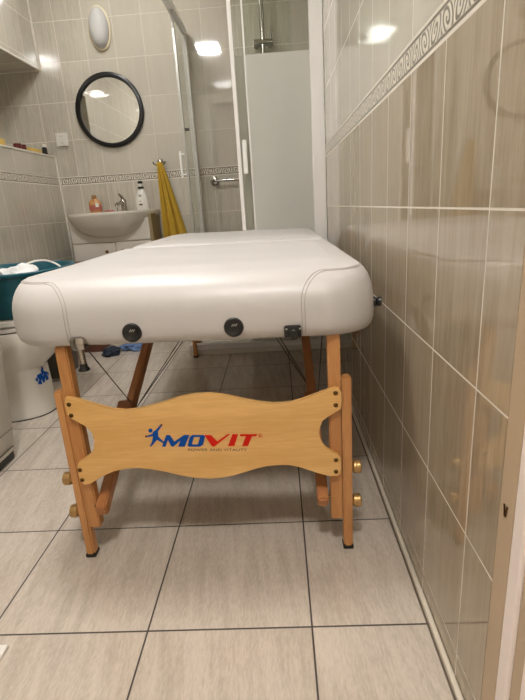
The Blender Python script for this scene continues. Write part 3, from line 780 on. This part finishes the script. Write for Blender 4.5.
j = thing('small_bottle', 'small black bottle with white cap on the ledge', 'bottle', (-1.545, 3.42, LZ))
bm = bmesh.new(); lathe(bm, (-1.55, 3.42, LZ), [(.016, 0), (.017, .003), (.017, .045), (.010, .052)], 18); obj('bottle_body', bm, M['black'], j, smooth=True)
bm = bmesh.new(); lathe(bm, (-1.55, 3.42, LZ+.052), [(.0125, 0), (.0125, .016), (.010, .018)], 16); obj('bottle_cap', bm, M['white_plastic'], j, smooth=True)
bm = bmesh.new(); lathe(bm, (-1.555, 3.465, LZ), [(.022, 0), (.022, .005), (.018, .007)], 18, 2, 1, .7); tag(obj('comb_tray', bm, M['black'], smooth=True), 'tiny flat black item at the corner of the ledge', 'item')
bm = BOX(XN+.001, XN+.018, 2.75, 3.36, 1.26, 1.70, .004); tag(obj('niche_board', bm, M['enamel']), 'white board leaning at the back of the wall niche', 'board')

# ------------------------------------------------------------------ shower cabin
sh = thing('shower_enclosure', 'corner shower enclosure with white profiles and frosted sliding doors', 'shower', (-.13, 3.08, 0))
YS = 2.66; XS = -.54; ZR = 1.93; ZF = 1.545
bm = BOX(XS-.02, XR-.001, YS-.01, YB-.001, 0, .035, .004); obj('tray', bm, M['ceramic'], sh)
bm = BOX(.205, XR-.001, YS-.012, YS+.03, .035, ZR, .002); obj('wall_profile', bm, M['profile'], sh)
bm = BOX(XS-.015, XS+.02, YB-.03, YB-.001, .035, ZR, .002); obj('wall_profile', bm, M['profile'], sh)
for z0, z1 in ((.035, .065), (ZR-.025, ZR)):
    bm = BOX(XS-.012, .205, YS-.012, YS+.03, z0, z1, .002); obj('rail', bm, M['profile'], sh)
    bm = BOX(XS-.012, XS+.03, YS+.03, YB-.03, z0, z1, .002); obj('rail', bm, M['profile'], sh)
def pane(x0, x1, y0, y1, zsplit, parent, fm='frost'):
    bm = BOX(x0, x1, y0, y1, .065, zsplit); a = obj('frosted_glass', bm, M[fm], parent)
    bm = BOX(x0, x1, y0, y1, zsplit, ZR-.025); b = obj('clear_glass', bm, M['glass'], parent)
pane(-.115, .207, YS+.004, YS+.009, ZF, sh)
bm = BOX(-.121, -.113, YS+.001, YS+.012, .065, ZR-.025); obj('glass_edge_profile', bm, M['profile'], sh)
def handle(parent, p0, p1, out, side=0):
    bm = bmesh.new(); o = Vector(out); a, b = Vector(p0), Vector(p1)
    bar(bm, a+o, b+o, .022, .012, (1, 0, 0) if abs(out[1]) > 0 else (0, 1, 0), .003)
    for q in (a.lerp(b, .12), a.lerp(b, .88)): tube(bm, [q, q+o], .005, 8)
    return obj('handle', bm, M['handle'], parent, smooth=True)
# front sliding door (open: pushed right behind the fixed pane)
bm = BOX(-.190, -.170, YS+.012, YS+.028, .065, ZR-.025, .002); dr = obj('door', bm, M['profile'], sh)
pane(-.170, .12, YS+.016, YS+.021, ZF, dr, 'frost_door')
handle(dr, (-.147, YS+.016, 1.155), (-.147, YS+.016, .99), (0, -.034, 0))
# side sliding door (open: pushed back)
bm = BOX(XS+.004, XS+.020, 3.055, 3.078, .065, ZR-.025, .002); ds = obj('door', bm, M['alu'], sh)
bm = BOX(XS+.008, XS+.013, 3.078, YB-.035, .065, ZR-.025); obj('clear_glass', bm, M['glass'], ds)
handle(ds, (XS+.006, 3.10, 1.175), (XS+.006, 3.10, 1.02), (-.035, 0, 0))
bm = bmesh.new(); lathe(bm, (XS+.02, 3.085, 1.29), [(.008, 0), (.008, .02), (.005, .022)], 12, 0); obj('door_bumper', bm, M['bin'], ds, smooth=True)
# riser with mixer
rs = thing('shower_riser', 'chrome shower riser with mixer inside the shower', 'shower fitting', (-.03, YB, 1.8))
bm = bmesh.new(); tube(bm, [(-.03, YB-.06, 1.74), (-.03, YB-.06, 2.3)], .015, 14); obj('riser_pipe', bm, M['chrome'], rs, smooth=True)
bm = bmesh.new(); tube(bm, [(-.085, YB-.06, 1.815), (.035, YB-.06, 1.815)], .020, 14); obj('mixer_body', bm, M['chrome'], rs, smooth=True)
for s in (-1, 1):
    bm = bmesh.new(); tube(bm, [(-.03+s*.045, YB-.06, 1.815), (-.03+s*.045, YB-.001, 1.815)], [.012, .02], 12); obj('wall_union', bm, M['chrome'], rs, smooth=True)
bm = bmesh.new(); tube(bm, [(.02, YB-.07, 1.83), (.03, YB-.10, 1.87)], .007, 8); obj('lever', bm, M['chrome'], rs, smooth=True)
# grab bar on the back wall
gb = thing('grab_bar', 'chrome horizontal grab bar on the shower back wall', 'bar', (-.35, YB, 1.01))
bm = bmesh.new(); tube(bm, smoothpts([(-.42, YB-.004, 1.01), (-.42, YB-.045, 1.01), (-.40, YB-.06, 1.01), (-.1, YB-.06, 1.008), (-.08, YB-.045, 1.008), (-.08, YB-.004, 1.008)], 4), .0095, 12); obj('rail', bm, M['chrome'], gb, smooth=True)
for x in (-.42, -.08):
    bm = bmesh.new(); lathe(bm, (x, YB-.0005, 1.01), [(.032, 0), (.032, -.006), (.022, -.012)], 20, 1); obj('wall_rose', bm, M['chrome'], gb, smooth=True)

# ------------------------------------------------------------------ lamps
def emis(name, col, st):
    t = NT(name); t.b.inputs['Base Color'].default_value = (.8, .8, .8, 1)
    t.b.inputs['Emission Color'].default_value = (*col, 1); t.b.inputs['Emission Strength'].default_value = st
    return t.m
WARM = (1.0, .985, .965)
cl = thing('ceiling_lamp', 'square ceiling lamp over the massage table', 'lamp', (-.63, 1.32, ZC))
bm = BOX(-.75, -.51, 1.15, 1.49, ZC-.05, ZC-.001, .006); obj('lamp_housing', bm, M['white_plastic'], cl)
bm = BOX(-.74, -.52, 1.16, 1.48, ZC-.056, ZC-.0505); obj('lamp_diffuser', bm, emis('lit diffuser', WARM, 46), cl)
c2 = thing('added_fill_lamp', 'added round fill lamp near the back wall of the bathroom', 'lamp', (-.9, 2.8, ZC))  # added out of frame to brighten the back tiles
bm = bmesh.new(); lathe(bm, (-.9, 2.8, ZC-.001), [(.13, 0), (.13, -.012), (.12, -.014)], 32); obj('lamp_base', bm, M['white_plastic'], c2, smooth=True)
bm = bmesh.new(); lathe(bm, (-.9, 2.8, ZC-.0155), [(.115, 0), (.112, -.006), (.08, -.010)], 32); obj('lamp_diffuser', bm, emis('added fill diffuser', WARM, 30), c2, smooth=True)
hl = thing('hall_lamp', 'round hallway ceiling lamp behind the viewer', 'lamp', (.0, -.35, ZC))
bm = bmesh.new(); lathe(bm, (-.05, -.25, ZC-.001), [(.17, 0), (.17, -.03), (.16, -.035)], 32); obj('lamp_base', bm, M['white_plastic'], hl, smooth=True)
bm = bmesh.new(); lathe(bm, (-.05, -.25, ZC-.036), [(.16, 0), (.155, -.03), (.12, -.05), (.05, -.06)], 32); obj('lamp_shade', bm, emis('lit hall shade', (1, .975, .95), 50), hl, smooth=True)

w = bpy.data.worlds.new('world'); bpy.context.scene.world = w; w.use_nodes = True
w.node_tree.nodes['Background'].inputs[0].default_value = (1, .92, .82, 1); w.node_tree.nodes['Background'].inputs[1].default_value = .05
sc = bpy.context.scene
sc.view_settings.view_transform = 'Standard'; sc.view_settings.look = 'None'; sc.view_settings.gamma = 1; sc.view_settings.use_curve_mapping = False
sc.view_settings.exposure = 1.25
